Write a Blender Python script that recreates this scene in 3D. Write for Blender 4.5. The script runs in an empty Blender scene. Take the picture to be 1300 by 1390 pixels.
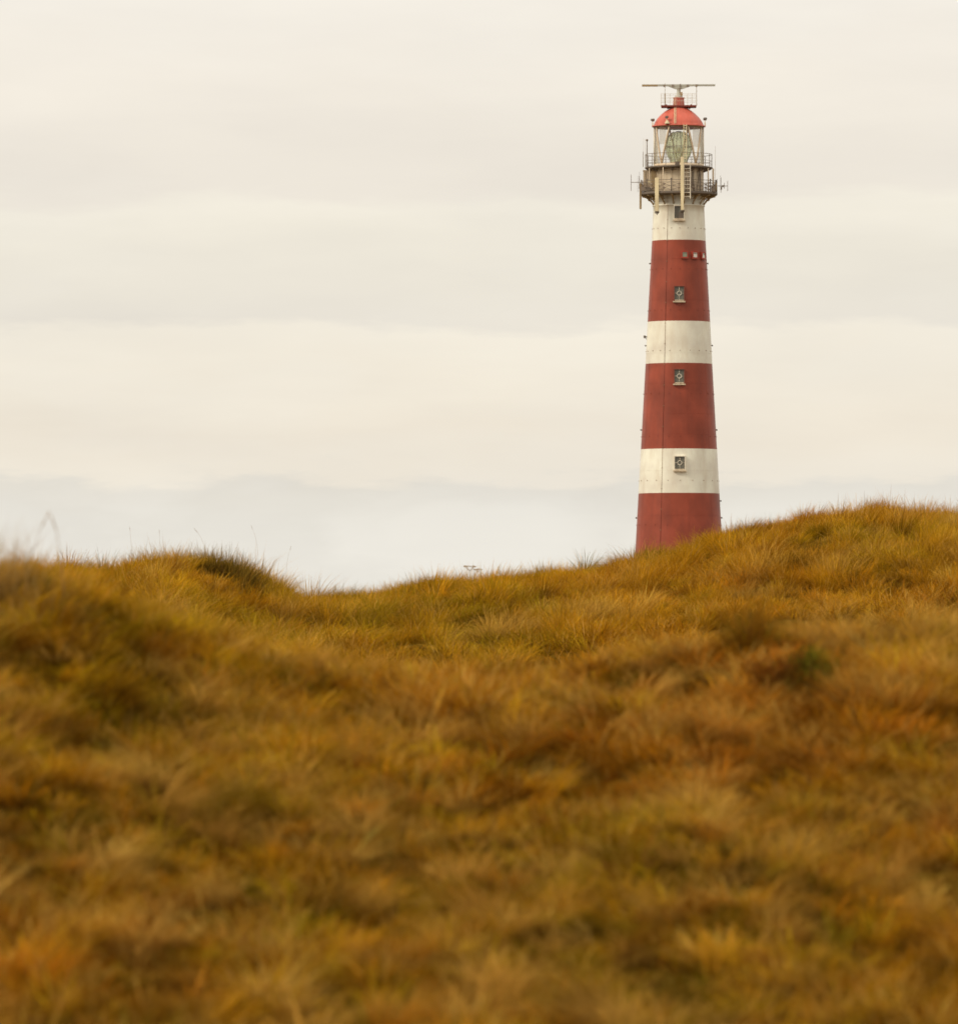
import bpy, math, random
import numpy as np
from mathutils import Vector, Matrix

random.seed(7)
rng = np.random.default_rng(11)
scene = bpy.context.scene
COL = scene.collection
PI = math.pi

# ------------------------------------------------------------------ camera geometry
FPX = 9333.0                       # focal length in photo pixels (1300 wide)
HORIZON = 860.0                    # row of the horizon (hidden behind the dunes)
PITCH = math.atan((HORIZON - 695.0) / FPX)
CAMZ = 3.0
DT = 700.0                         # distance of the lighthouse
S = DT / FPX                       # metres per photo pixel there


def zrow(row, d):
    return CAMZ + d * math.tan(PITCH + math.atan((695.0 - row) / FPX))


def xcol(col, d):
    return (col - 650.0) / FPX * d


# ------------------------------------------------------------------ materials
def new_mat(name):
    m = bpy.data.materials.new(name)
    m.use_nodes = True
    nt = m.node_tree
    for n in list(nt.nodes):
        nt.nodes.remove(n)
    out = nt.nodes.new('ShaderNodeOutputMaterial')
    return m, nt, out


def N(nt, t, **kw):
    n = nt.nodes.new(t)
    for k, v in kw.items():
        setattr(n, k, v)
    return n


def ramp(nt, stops, interp='LINEAR'):
    r = nt.nodes.new('ShaderNodeValToRGB')
    r.color_ramp.interpolation = interp
    el = r.color_ramp.elements
    while len(el) > 1:
        el.remove(el[-1])
    el[0].position = stops[0][0]
    el[0].color = (*stops[0][1], 1)
    for p, c in stops[1:]:
        e = el.new(p)
        e.color = (*c, 1)
    return r


def paint(name, col, dirt=(0.25, 0.18, 0.11), rough=0.5, dirt_amount=0.5, streak=(3.0, 3.0, 0.35), metallic=0.0, spec=0.3, fade=0.15):
    """painted metal: base colour with fine mottling and vertical dirt runs"""
    m, nt, out = new_mat(name)
    L = nt.links.new
    b = N(nt, 'ShaderNodeBsdfPrincipled')
    b.inputs['Roughness'].default_value = rough
    b.inputs['Metallic'].default_value = metallic
    b.inputs['Specular IOR Level'].default_value = spec
    tc = N(nt, 'ShaderNodeTexCoord')
    mp = N(nt, 'ShaderNodeMapping')
    mp.inputs['Scale'].default_value = streak
    L(tc.outputs['Object'], mp.inputs['Vector'])
    n1 = N(nt, 'ShaderNodeTexNoise')
    n1.inputs['Scale'].default_value = 1.0
    n1.inputs['Detail'].default_value = 6
    n1.inputs['Roughness'].default_value = 0.65
    L(mp.outputs[0], n1.inputs['Vector'])
    r1 = ramp(nt, [(0.46, (0, 0, 0)), (0.78, (1, 1, 1))])
    L(n1.outputs['Fac'], r1.inputs['Fac'])
    n2 = N(nt, 'ShaderNodeTexNoise')
    n2.inputs['Scale'].default_value = 0.45
    n2.inputs['Detail'].default_value = 4
    L(tc.outputs['Object'], n2.inputs['Vector'])
    r2 = ramp(nt, [(0.3, tuple(c * (1 - fade) for c in col)), (0.7, tuple(min(1, c * (1 + fade)) for c in col))])
    L(n2.outputs['Fac'], r2.inputs['Fac'])
    mul = N(nt, 'ShaderNodeMath', operation='MULTIPLY')
    mul.inputs[1].default_value = dirt_amount
    L(r1.outputs['Color'], mul.inputs[0])
    mx = N(nt, 'ShaderNodeMix', data_type='RGBA')
    L(mul.outputs[0], mx.inputs['Factor'])
    L(r2.outputs['Color'], mx.inputs['A'])
    mx.inputs['B'].default_value = (*dirt, 1)
    L(mx.outputs['Result'], b.inputs['Base Color'])
    L(b.outputs[0], out.inputs[0])
    return m


M = {}
M['white'] = paint('white_paint', (0.92, 0.855, 0.725), dirt=(0.66, 0.53, 0.38), dirt_amount=0.55, streak=(0.9, 0.9, 0.22), rough=0.45)
M['red'] = paint('red_paint', (0.322, 0.064, 0.033), dirt=(0.215, 0.054, 0.035), dirt_amount=0.6, streak=(1.1, 1.1, 0.13), rough=0.42, fade=0.22)
M['dome'] = paint('dome_red', (0.68, 0.155, 0.105), dirt=(0.50, 0.12, 0.085), dirt_amount=0.5, streak=(2, 2, 0.8), rough=0.4)  # brighter red: sky reflected on the dome is put into the colour
M['drum'] = paint('stained_cream', (0.70, 0.58, 0.42), dirt=(0.28, 0.19, 0.12), dirt_amount=0.8, streak=(3.0, 3.0, 0.25), rough=0.6)
M['cream'] = paint('cream_plastic', (0.86, 0.73, 0.47), dirt=(0.68, 0.54, 0.32), dirt_amount=0.3, streak=(2, 2, .5), rough=0.4)
M['pale'] = paint('pale_metal', (0.82, 0.75, 0.62), dirt=(0.55, 0.42, 0.28), dirt_amount=0.4, rough=0.4)
M['bar'] = paint('pinkish_cream_bar', (0.82, 0.66, 0.47), dirt=(0.55, 0.36, 0.22), dirt_amount=0.6, rough=0.5)
M['dark'] = paint('dark_iron', (0.17, 0.14, 0.115), dirt=(0.24, 0.165, 0.105), dirt_amount=0.6, rough=0.6)  # lightened a little: distance haze mixed into the colour
M['rail'] = paint('brown_iron', (0.29, 0.23, 0.18), dirt=(0.18, 0.12, 0.085), dirt_amount=0.6, rough=0.6)  # paled likewise, haze is part of this colour
M['grey'] = paint('grey_green_metal', (0.50, 0.49, 0.42), dirt=(0.34, 0.28, 0.18), dirt_amount=0.5, rough=0.4)
M['tan'] = paint('tan_metal', (0.42, 0.30, 0.16), dirt=(0.25, 0.17, 0.09), dirt_amount=0.5, rough=0.5)
M['brightred'] = paint('bright_red_frame', (0.42, 0.060, 0.036), dirt=(0.28, 0.06, 0.04), dirt_amount=0.4, rough=0.4)
M['pinkred'] = paint('faded_red', (0.62, 0.25, 0.20), dirt=(0.5, 0.14, 0.10), dirt_amount=0.5, rough=0.5)
M['panewhite'] = paint('white_pane', (0.86, 0.84, 0.76), dirt=(0.6, 0.55, 0.45), dirt_amount=0.3, rough=0.15)  # near-white colour for two of the small panes
M['panegreen'] = paint('green_grey_pane', (0.30, 0.34, 0.25), dirt=(0.2, 0.2, 0.13), dirt_amount=0.5, rough=0.15)  # grey-green colour for the first small pane
M['pipe'] = paint('brown_conduit', (0.36, 0.24, 0.14), dirt=(0.22, 0.12, 0.07), dirt_amount=0.6, rough=0.6)
M['casing'] = paint('brown_casing', (0.22, 0.075, 0.05), dirt=(0.2, 0.12, 0.07), dirt_amount=0.6)
M['conduit'] = paint('rusty_conduit', (0.26, 0.13, 0.075), dirt=(0.2, 0.1, 0.06), rough=0.6)
M['joint'] = paint('dark_joint', (0.25, 0.060, 0.040), dirt=(0.20, 0.06, 0.045), rough=0.6)
M['glassdark'] = paint('old_window_glass', (0.13, 0.125, 0.095), dirt=(0.24, 0.215, 0.165), dirt_amount=0.9, streak=(6, 6, 6), rough=0.25, spec=0.5)
M['brass'] = paint('brass', (0.50, 0.28, 0.13), dirt=(0.3, 0.15, 0.07), rough=0.35, metallic=0.3)


def lens_mat():
    m, nt, out = new_mat('green_lens_glass')
    L = nt.links.new
    tc = N(nt, 'ShaderNodeTexCoord')
    mp = N(nt, 'ShaderNodeMapping')
    mp.inputs['Scale'].default_value = (4.2, 4.2, 0.6)
    L(tc.outputs['Object'], mp.inputs['Vector'])
    n1 = N(nt, 'ShaderNodeTexNoise')
    n1.inputs['Scale'].default_value = 1.4
    n1.inputs['Detail'].default_value = 3
    L(mp.outputs[0], n1.inputs['Vector'])
    r = ramp(nt, [(0.36, (0.24, 0.20, 0.09)), (0.44, (0.60, 0.62, 0.34)), (0.52, (0.90, 0.93, 0.60)), (0.60, (1.0, 1.0, 0.74))])  # glints and dark flutes of the glass painted as upright streaks
    L(n1.outputs['Fac'], r.inputs['Fac'])
    b0 = N(nt, 'ShaderNodeBsdfPrincipled')
    b0.inputs['Roughness'].default_value = 0.10
    b0.inputs['Specular IOR Level'].default_value = 0.8
    L(r.outputs['Color'], b0.inputs['Base Color'])
    tl = N(nt, 'ShaderNodeBsdfTranslucent')
    L(r.outputs['Color'], tl.inputs[0])
    b = N(nt, 'ShaderNodeMixShader')
    b.inputs[0].default_value = 0.45
    L(b0.outputs[0], b.inputs[1])
    L(tl.outputs[0], b.inputs[2])
    tr = N(nt, 'ShaderNodeBsdfTransparent')
    tr.inputs['Color'].default_value = (0.93, 0.96, 0.80, 1)
    mx = N(nt, 'ShaderNodeMixShader')
    mx.inputs[0].default_value = 0.36
    L(tr.outputs[0], mx.inputs[1])
    L(b.outputs[0], mx.inputs[2])
    L(mx.outputs[0], out.inputs[0])
    return m


def pane_mat():
    m, nt, out = new_mat('lantern_glass')
    L = nt.links.new
    tr = N(nt, 'ShaderNodeBsdfTransparent')
    tr.inputs['Color'].default_value = (0.985, 0.985, 0.975, 1)
    g = N(nt, 'ShaderNodeBsdfGlossy')
    g.inputs['Roughness'].default_value = 0.02
    mx = N(nt, 'ShaderNodeMixShader')
    mx.inputs[0].default_value = 0.07
    L(tr.outputs[0], mx.inputs[1])
    L(g.outputs[0], mx.inputs[2])
    L(mx.outputs[0], out.inputs[0])
    return m


def cream_sheet_mat():
    m, nt, out = new_mat('cream_glass_sheet')  # sky-like cream of the lantern glass, put into see-through sheets
    L = nt.links.new
    d = N(nt, 'ShaderNodeBsdfDiffuse')
    d.inputs[0].default_value = (0.82, 0.72, 0.52, 1)
    t = N(nt, 'ShaderNodeBsdfTranslucent')
    t.inputs[0].default_value = (0.85, 0.74, 0.52, 1)
    mx = N(nt, 'ShaderNodeMixShader')
    mx.inputs[0].default_value = 0.5
    L(d.outputs[0], mx.inputs[1])
    L(t.outputs[0], mx.inputs[2])
    tr = N(nt, 'ShaderNodeBsdfTransparent')
    m2 = N(nt, 'ShaderNodeMixShader')
    m2.inputs[0].default_value = 0.45
    L(tr.outputs[0], m2.inputs[1])
    L(mx.outputs[0], m2.inputs[2])
    L(m2.outputs[0], out.inputs[0])
    return m


def leaf_mat(name, trans=0.35):
    """colour per blade from the mesh attribute, part of the light passes through"""
    m, nt, out = new_mat(name)
    L = nt.links.new
    at = N(nt, 'ShaderNodeAttribute')
    at.attribute_name = 'Col'
    d = N(nt, 'ShaderNodeBsdfDiffuse')
    t = N(nt, 'ShaderNodeBsdfTranslucent')
    L(at.outputs['Color'], d.inputs[0])
    L(at.outputs['Color'], t.inputs[0])
    mx = N(nt, 'ShaderNodeMixShader')
    mx.inputs[0].default_value = trans
    L(d.outputs[0], mx.inputs[1])
    L(t.outputs[0], mx.inputs[2])
    L(mx.outputs[0], out.inputs[0])
    return m


def ground_mat():
    m, nt, out = new_mat('dune_turf')
    L = nt.links.new
    tc = N(nt, 'ShaderNodeTexCoord')
    n1 = N(nt, 'ShaderNodeTexNoise')
    n1.inputs['Scale'].default_value = 1.7
    n1.inputs['Detail'].default_value = 9
    n1.inputs['Roughness'].default_value = 0.7
    L(tc.outputs['Object'], n1.inputs['Vector'])
    r = ramp(nt, [(0.25, (0.04, 0.020, 0.005)), (0.45, (0.11, 0.055, 0.008)), (0.58, (0.15, 0.085, 0.010)), (0.75, (0.22, 0.125, 0.020))])
    L(n1.outputs['Fac'], r.inputs['Fac'])
    b = N(nt, 'ShaderNodeBsdfPrincipled')
    b.inputs['Roughness'].default_value = 0.95
    b.inputs['Specular IOR Level'].default_value = 0.0
    L(r.outputs['Color'], b.inputs['Base Color'])
    n2 = N(nt, 'ShaderNodeTexNoise')
    n2.inputs['Scale'].default_value = 14
    n2.inputs['Detail'].default_value = 6
    L(tc.outputs['Object'], n2.inputs['Vector'])
    bp = N(nt, 'ShaderNodeBump')
    bp.inputs['Strength'].default_value = 0.8
    bp.inputs['Distance'].default_value = 0.05
    L(n2.outputs['Fac'], bp.inputs['Height'])
    L(bp.outputs[0], b.inputs['Normal'])
    L(b.outputs[0], out.inputs[0])
    return m


M['lens'] = lens_mat()
M['pane'] = pane_mat()
M['cream_sheet'] = cream_sheet_mat()
M['grass'] = leaf_mat('dry_grass')
M['leaf'] = leaf_mat('shrub_leaf', 0.25)
M['ground'] = ground_mat()


# ------------------------------------------------------------------ mesh collector
class MB:
    def __init__(self):
        self.v, self.f, self.mi, self.sm = [], [], [], []

    def add(self, verts, faces, mi=0, smooth=False):
        o = len(self.v)
        self.v.extend([tuple(p) for p in verts])
        for f in faces:
            self.f.append(tuple(i + o for i in f))
            self.mi.append(mi)
            self.sm.append(smooth)

    def box(self, c, size, rot=None, mi=0):
        sx, sy, sz = (k / 2 for k in size)
        pts = [Vector((x, y, z)) for x in (-sx, sx) for y in (-sy, sy) for z in (-sz, sz)]
        if rot is not None:
            pts = [rot @ p for p in pts]
        c = Vector(c)
        pts = [p + c for p in pts]
        self.add(pts, [(0, 1, 3, 2), (4, 6, 7, 5), (0, 4, 5, 1), (2, 3, 7, 6), (0, 2, 6, 4), (1, 5, 7, 3)], mi)

    def tube(self, pts, r, seg=6, mi=0, caps=True):
        """swept tube along a polyline; r is one radius or one per point"""
        pts = [Vector(p) for p in pts]
        n = len(pts)
        rs = r if isinstance(r, (list, tuple)) else [r] * n
        vs = []
        up = Vector((0.123, 0.345, 0.93)).normalized()
        for i, p in enumerate(pts):
            d = (pts[min(i + 1, n - 1)] - pts[max(i - 1, 0)]).normalized()
            a = d.cross(up)
            if a.length < 1e-3:
                a = d.cross(Vector((1, 0, 0)))
            a.normalize()
            b = d.cross(a)
            for k in range(seg):
                t = 2 * PI * k / seg
                vs.append(p + (a * math.cos(t) + b * math.sin(t)) * rs[i])
        fs = []
        for i in range(n - 1):
            for k in range(seg):
                k2 = (k + 1) % seg
                fs.append((i * seg + k, i * seg + k2, (i + 1) * seg + k2, (i + 1) * seg + k))
        if caps:
            fs.append(tuple(range(seg - 1, -1, -1)))
            fs.append(tuple((n - 1) * seg + k for k in range(seg)))
        self.add(vs, fs, mi, seg > 5)

    def lathe(self, prof, seg=64, mis=None, mi=0, smooth=True, c=(0, 0), caps=False):
        """prof: list of (radius, z); mis: material index per step"""
        vs = []
        for r, z in prof:
            for k in range(seg):
                t = 2 * PI * k / seg
                vs.append((c[0] + r * math.cos(t), c[1] + r * math.sin(t), z))
        for i in range(len(prof) - 1):
            pass
        o = len(self.v)
        self.v.extend(vs)
        for i in range(len(prof) - 1):
            for k in range(seg):
                k2 = (k + 1) % seg
                self.f.append((o + i * seg + k, o + i * seg + k2, o + (i + 1) * seg + k2, o + (i + 1) * seg + k))
                self.mi.append(mis[i] if mis else mi)
                self.sm.append(smooth)
        if caps:
            self.f.append(tuple(o + k for k in range(seg - 1, -1, -1)))
            self.mi.append(mi); self.sm.append(False)
            b = o + (len(prof) - 1) * seg
            self.f.append(tuple(b + k for k in range(seg)))
            self.mi.append(mi); self.sm.append(False)

    def ball(self, c, r, mi=0, seg=10, rings=6, sz=1.0):
        prof = []
        for i in range(rings + 1):
            t = -PI / 2 + PI * i / rings
            prof.append((max(1e-4, r * math.cos(t)), c[2] + r * sz * math.sin(t)))
        self.lathe(prof, seg, mi=mi, c=(c[0], c[1]))

    def build(self, name, mats, parent=None, loc=None):
        me = bpy.data.meshes.new(name)
        me.from_pydata(self.v, [], self.f)
        if not isinstance(mats, (list, tuple)):
            mats = [mats]
        for m in mats:
            me.materials.append(m)
        me.polygons.foreach_set('material_index', self.mi)
        me.polygons.foreach_set('use_smooth', self.sm)
        me.update()
        o = bpy.data.objects.new(name, me)
        COL.objects.link(o)
        if parent is not None:
            o.parent = parent
        if loc is not None:
            o.location = loc
        return o


def tag(o, label=None, cat=None, group=None, kind=None):
    if label: o['label'] = label
    if cat: o['category'] = cat
    if group: o['group'] = group
    if kind: o['kind'] = kind
    return o


def empty(name, loc, rz=0.0):
    o = bpy.data.objects.new(name, None)
    o.empty_display_size = 0.5
    COL.objects.link(o)
    o.location = loc
    o.rotation_euler = (0, 0, rz)
    return o


# ------------------------------------------------------------------ terrain
def vnoise(x, y, seed=0):
    xi = np.floor(x).astype(np.int64); yi = np.floor(y).astype(np.int64)
    fx = x - xi; fy = y - yi
    fx = fx * fx * (3 - 2 * fx); fy = fy * fy * (3 - 2 * fy)

    def h(a, b):
        n = (a * 374761393 + b * 668265263 + seed * 982451653) & 0xffffffff
        n = ((n ^ (n >> 13)) * 1274126177) & 0xffffffff
        n = (n ^ (n >> 16)) & 0xffff
        return n / 65535.0
    a = h(xi, yi) * (1 - fx) + h(xi + 1, yi) * fx
    b = h(xi, yi + 1) * (1 - fx) + h(xi + 1, yi + 1) * fx
    return a * (1 - fy) + b * fy


def fbm(x, y, seed=0, octv=3):
    v = 0; a = 0.5; t = 0
    for i in range(octv):
        v = v + a * vnoise(x * 2 ** i, y * 2 ** i, seed + i * 17); t += a; a *= 0.5
    return v / t


def sst(t):
    t = np.clip(t, 0, 1)
    return t * t * (3 - 2 * t)


# far dune: crest line as (x in metres, height, distance), from the shape of its skyline
_sky = [(-1500, 800), (-500, 775), (-200, 782), (0, 768), (60, 762), (100, 759), (200, 756), (290, 749), (340, 763), (380, 783), (430, 799), (500, 795),
        (600, 780), (700, 774), (800, 760), (870, 747), (930, 730), (980, 711), (1050, 700), (1120, 685),
        (1180, 682), (1240, 683), (1300, 689), (1450, 700), (1800, 720), (2800, 780)]
def crest_d(px):
    return np.interp(px, [0, 350, 480, 800], [176, 178, 192, 204])
_px = np.array([p for p, r in _sky], float)
_dd = crest_d(_px)
CX = (_px - 650) / FPX * _dd
CH = np.array([zrow(r + 31, d) for (p, r), d in zip(_sky, _dd)])
# near crest, closer to the camera on the left (apparent grass tops about 0.3 m above the ground)
_near = [(-1200, 800), (-500, 750), (-200, 757), (0, 758), (60, 766), (120, 790), (200, 822), (300, 846), (400, 862), (480, 878), (560, 888), (640, 897), (760, 888),
         (850, 862), (930, 858), (1000, 866), (1100, 856), (1200, 842), (1300, 828), (1700, 830)]
_npx = np.array([p for p, r in _near], float)
_nd = np.interp(_npx, [0, 420], [54.0, 60.0])
NX = (_npx - 650) / FPX * _nd
NH = np.array([zrow(r + 0.30 * FPX / d, d) for (p, r), d in zip(_near, _nd)])


def height(x, y):
    x = np.asarray(x, float); y = np.asarray(y, float)
    base_near = CAMZ - 2.38
    h1 = np.interp(x, NX, NH)
    d1 = np.interp(x, NX, _nd)
    up = base_near + (h1 - base_near) * np.clip((y - 34) / (d1 - 34), 0, 1) ** 1.15
    valley = CAMZ - 1.75
    back = h1 + (valley - h1) * sst((y - d1) / 30)
    z = np.where(y < d1, up, back)
    h2 = np.interp(x, CX, CH)
    d2 = np.interp(x, CX, _dd)
    t = (y - 118) / (d2 - 118)
    rise = valley + (h2 - valley) * np.sin(np.clip(t, 0, 1) * PI / 2) ** 1.15
    plain = CAMZ - 3.0
    fall = h2 + (plain - h2) * sst((y - d2) / 60)
    z = np.where(y > 118, np.where(y < d2, rise, fall), z)
    # hummocks
    near_w = 1 - sst((y - 60) / 40)
    z = z + ((fbm(x / 0.6, y / 2.2, 3) - 0.5) * 0.34 + (fbm(x / 1.5, y / 5.0, 4) - 0.5) * 0.26) * near_w
    far_w = 1 - sst((y - 200) / 120)
    z = z + (fbm(x / 1.3, y / 5.0, 5) - 0.5) * 0.62 * (1 - near_w) * far_w + (fbm(x / 6, y / 9, 8) - 0.5) * 0.5 * (1 - near_w) * far_w
    z = z + (fbm(x / 60, y / 60, 21) - 0.5) * 4.0 * sst((y - 320) / 300)
    return z


def grid_axis(parts):
    out = []
    for a, b, n in parts:
        out.extend(np.linspace(a, b, n, endpoint=False))
    return np.array(out)


xs = grid_axis([(-3000, -300, 10), (-300, -40, 16), (-40, -18, 26), (-18, 18, 240), (18, 40, 26), (40, 300, 16), (300, 3000, 10)])
xs = np.append(xs, 3000)
ys = grid_axis([(-60, 16, 12), (16, 80, 210), (80, 130, 50), (130, 220, 180), (220, 420, 40), (420, 1200, 20), (1200, 5000, 10)])
ys = np.append(ys, 5000)
GX, GY = np.meshgrid(xs, ys)
GZ = height(GX, GY)
nx, ny = len(xs), len(ys)
me = bpy.data.meshes.new('dune_ground')
co = np.stack([GX.ravel(), GY.ravel(), GZ.ravel()], 1)
ii, jj = np.meshgrid(np.arange(nx - 1), np.arange(ny - 1))
a = (jj * nx + ii).ravel()
quads = np.stack([a, a + 1, a + nx + 1, a + nx], 1).astype(np.int32)


def fill_mesh(me, co, loops, starts, smooth=True):
    me.vertices.add(len(co))
    me.vertices.foreach_set('co', np.ascontiguousarray(co, np.float32).ravel())
    me.loops.add(len(loops))
    me.loops.foreach_set('vertex_index', np.ascontiguousarray(loops, np.int32))
    me.polygons.add(len(starts))
    me.polygons.foreach_set('loop_start', np.ascontiguousarray(starts, np.int32))
    if smooth:
        me.polygons.foreach_set('use_smooth', np.ones(len(starts), bool))
    me.update(calc_edges=True)


fill_mesh(me, co, quads.ravel(), np.arange(len(quads)) * 4)
me.materials.append(M['ground'])
ground = bpy.data.objects.new('ground', me)
COL.objects.link(ground)
tag(ground, 'rolling sandy dune ground under matted dry grass', 'ground', kind='structure')


# ------------------------------------------------------------------ grass
def blade_mesh(name, base, az, length, lean, bend, width, c0, c1, mat, wind=0.12):
    """many curved tapering blades as one mesh; all arguments are arrays with one entry per blade"""
    n = len(base)
    ts = np.array([0.0, 0.38, 0.72, 1.0])
    wf = np.array([0.9, 1.0, 0.65])
    hx, hy = np.cos(az), np.sin(az)
    wa = az + PI / 2 + rng.normal(0, 0.5, n)
    wx, wy = np.cos(wa), np.sin(wa)
    co = np.empty((n, 7, 3), np.float32)
    colr = np.empty((n, 7, 4), np.float32)
    colr[..., 3] = 1
    for k, t in enumerate(ts):
        out = length * (lean * t + bend * t * t)
        up = length * (t * np.sqrt(np.clip(1 - lean ** 2, 0.05, 1)) - 0.55 * bend * t * t)
        px = base[:, 0] + hx * out + wind * length * t * t
        py = base[:, 1] + hy * out
        pz = base[:, 2] + up
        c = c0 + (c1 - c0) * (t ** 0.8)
        if k < 3:
            w = width * wf[k] * 0.5
            co[:, 2 * k] = np.stack([px - wx * w, py - wy * w, pz], 1)
            co[:, 2 * k + 1] = np.stack([px + wx * w, py + wy * w, pz], 1)
            colr[:, 2 * k, :3] = c; colr[:, 2 * k + 1, :3] = c
        else:
            co[:, 6] = np.stack([px, py, pz], 1)
            colr[:, 6, :3] = c
    pat = np.array([0, 1, 3, 2, 2, 3, 5, 4, 4, 5, 6])
    loops = (np.arange(n)[:, None] * 7 + pat[None]).ravel()
    starts = (np.arange(n)[:, None] * 11 + np.array([0, 4, 8])[None]).ravel()
    me = bpy.data.meshes.new(name)
    fill_mesh(me, co.reshape(-1, 3), loops, starts)
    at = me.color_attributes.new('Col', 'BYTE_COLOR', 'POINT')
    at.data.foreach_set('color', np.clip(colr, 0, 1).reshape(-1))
    me.materials.append(mat)
    o = bpy.data.objects.new(name, me)
    COL.objects.link(o)
    return o


PAL = {
    'gold': np.array((0.74, 0.375, 0.012)),
    'amber': np.array((0.62, 0.245, 0.008)),
    'rust': np.array((0.46, 0.150, 0.008)),
    'straw': np.array((0.78, 0.46, 0.095)),
    'olive': np.array((0.36, 0.265, 0.008)),
    'green': np.array((0.19, 0.20, 0.008)),
    'brown': np.array((0.14, 0.056, 0.008)),
}


def tussocks(area, n, blades, h, w, spread, seed, near, var=0.2, whole=0.5, dark=1.0, stiff=1.0, straw=0.0):
    """area: (y0, y1, half width at y0, half width at y1) -> per-blade arrays"""
    y0, y1, w0, w1 = area
    r = np.random.default_rng(seed)
    cand = int(n)
    y = y0 + (y1 - y0) * r.random(cand)
    hw = w0 + (w1 - w0) * (y - y0) / (y1 - y0)
    keep = r.random(cand) < hw / max(w0, w1)
    y = y[keep]; hw = hw[keep]
    x = (r.random(len(y)) * 2 - 1) * hw
    sc1 = 2.2 if near else 5.0
    big = fbm(x / sc1, y / (sc1 * 3.0), seed // 100 + 1, 3)
    mid = fbm(x / (0.55 if near else 1.3), y / (2.6 if near else 5.0), seed // 100 + 2, 3)
    thin = fbm(x / (0.50 if near else 1.4), y / (2.2 if near else 4.5), seed + 3, 2)
    keep = r.random(len(y)) < np.clip((thin - (0.32 if near else 0.27)) * 5.0, 0.10, 1)
    for (ex, ey, ew, el) in CLEAR:
        keep &= ((x - ex) / ew) ** 2 + ((y - ey) / el) ** 2 > 1
    x, y, big, mid, thin = x[keep], y[keep], big[keep], mid[keep], thin[keep]
    m = len(x)
    hs = h * np.clip(0.5 + 0.95 * thin + r.normal(0, 0.2, m), 0.35, 1.7)
    keys = ['gold', 'amber', 'rust', 'straw', 'olive', 'green', 'brown']
    W = np.zeros((m, 7))
    W[:, 0] = 0.50 if near else 0.95
    W[:, 1] = 0.75 if near else 0.5
    W[:, 2] = np.clip((big - 0.48) * 6, 0, 2.0) * (0.7 if near else 0.4) + (0.30 if near else 0.0)
    W[:, 3] = np.clip((mid - 0.55) * 9, 0, 2.5) * (0.6 if near else 0.8) + 0.22
    W[:, 4] = np.clip((0.53 - big) * 8, 0, 2.6) * (0.42 if near else 0.6) + 0.45 * np.clip((-x / y - 0.012) * 40, 0, 1) * np.clip((y - 44) / 6, 0, 1)
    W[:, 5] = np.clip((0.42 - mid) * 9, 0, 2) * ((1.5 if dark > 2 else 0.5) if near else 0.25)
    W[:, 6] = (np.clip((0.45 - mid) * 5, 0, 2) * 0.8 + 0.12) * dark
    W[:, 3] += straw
    if near:      # yellower, greener cover on the left of the near dune
        lf = np.clip((-x - 0.3) / 1.2, 0, 1) * np.clip((y - 47) / 5, 0, 1)
        W[:, 0] += 1.1 * lf; W[:, 4] += 0.8 * lf; W[:, 2] *= 1 - 0.8 * lf; W[:, 6] *= 1 - 0.6 * lf
    cs = np.cumsum(W, 1); pick = (r.random(m)[:, None] * cs[:, -1:] > cs).sum(1)
    P = np.stack([PAL[k] for k in keys])
    mean = (W @ P) / W.sum(1)[:, None]
    tc = (0.30 * mean + 0.70 * P[pick]) if near else (0.45 * mean + 0.55 * P[pick])
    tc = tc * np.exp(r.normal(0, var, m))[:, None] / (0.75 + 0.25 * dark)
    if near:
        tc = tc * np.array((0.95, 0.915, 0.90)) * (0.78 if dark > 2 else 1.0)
    tc = np.minimum(tc, np.array((0.88, 0.56, 0.13)))
    nb = r.poisson(blades, m)
    idx = np.repeat(np.arange(m), nb)
    k = len(idx)
    az = r.random(k) * 2 * PI
    rel = np.sqrt(r.random(k))
    rad = spread * rel * (0.6 + 0.8 * r.random(m)[idx])
    bx = x[idx] + np.cos(az) * rad
    by = y[idx] + np.sin(az) * rad
    bz = height(bx, by) - 0.02
    la = r.random(m) * 2 * PI
    lm = r.random(m) * whole
    ax = np.cos(az) * 0.8 + np.cos(la[idx]) * lm[idx] * 2.2 + r.normal(0, .3, k)
    ay = np.sin(az) * 0.8 + np.sin(la[idx]) * lm[idx] * 2.2 + r.normal(0, .3, k)
    az2 = np.arctan2(ay, ax)
    ln = hs[idx] * r.uniform(0.55, 1.25, k)
    lean = np.clip(np.abs(r.normal(0.10, 0.14, k)) + 0.30 * rel * stiff + 0.25 * lm[idx], 0, 0.9)
    bend = np.clip(r.normal(0.30, 0.2, k) + 0.35 * rel * stiff + 0.2 * lm[idx], 0, 1.15)
    wd = w * r.uniform(0.6, 1.35, k)
    v = np.exp(r.normal(0.0, 0.20, k))[:, None]
    c1 = tc[idx] * v
    dry = r.random(k) < 0.09
    c1[dry] = PAL['straw'] * r.uniform(0.8, 1.3, dry.sum())[:, None]
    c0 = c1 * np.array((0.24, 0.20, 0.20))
    base = np.stack([bx, by, bz], 1)
    return base, az2, ln, lean, bend, wd, c0, c1


def cat(parts):
    return [np.concatenate(a, 0) for a in zip(*parts)]


# (column, row of the top, distance, width): bare feet of the shrubs, kept free of tussocks
SHRUBS = [(312, 745, 166.0, 2.1), (1014, 790, 60.0, 0.44), (1082, 858, 57.5, 0.92), (85, 772, 54.0, 0.44)]
CLEAR = [(xcol(314, 163.5), 163.5, 0.95, 4.5), (xcol(1090, 56.6), 56.6, 0.30, 1.3)]

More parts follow.
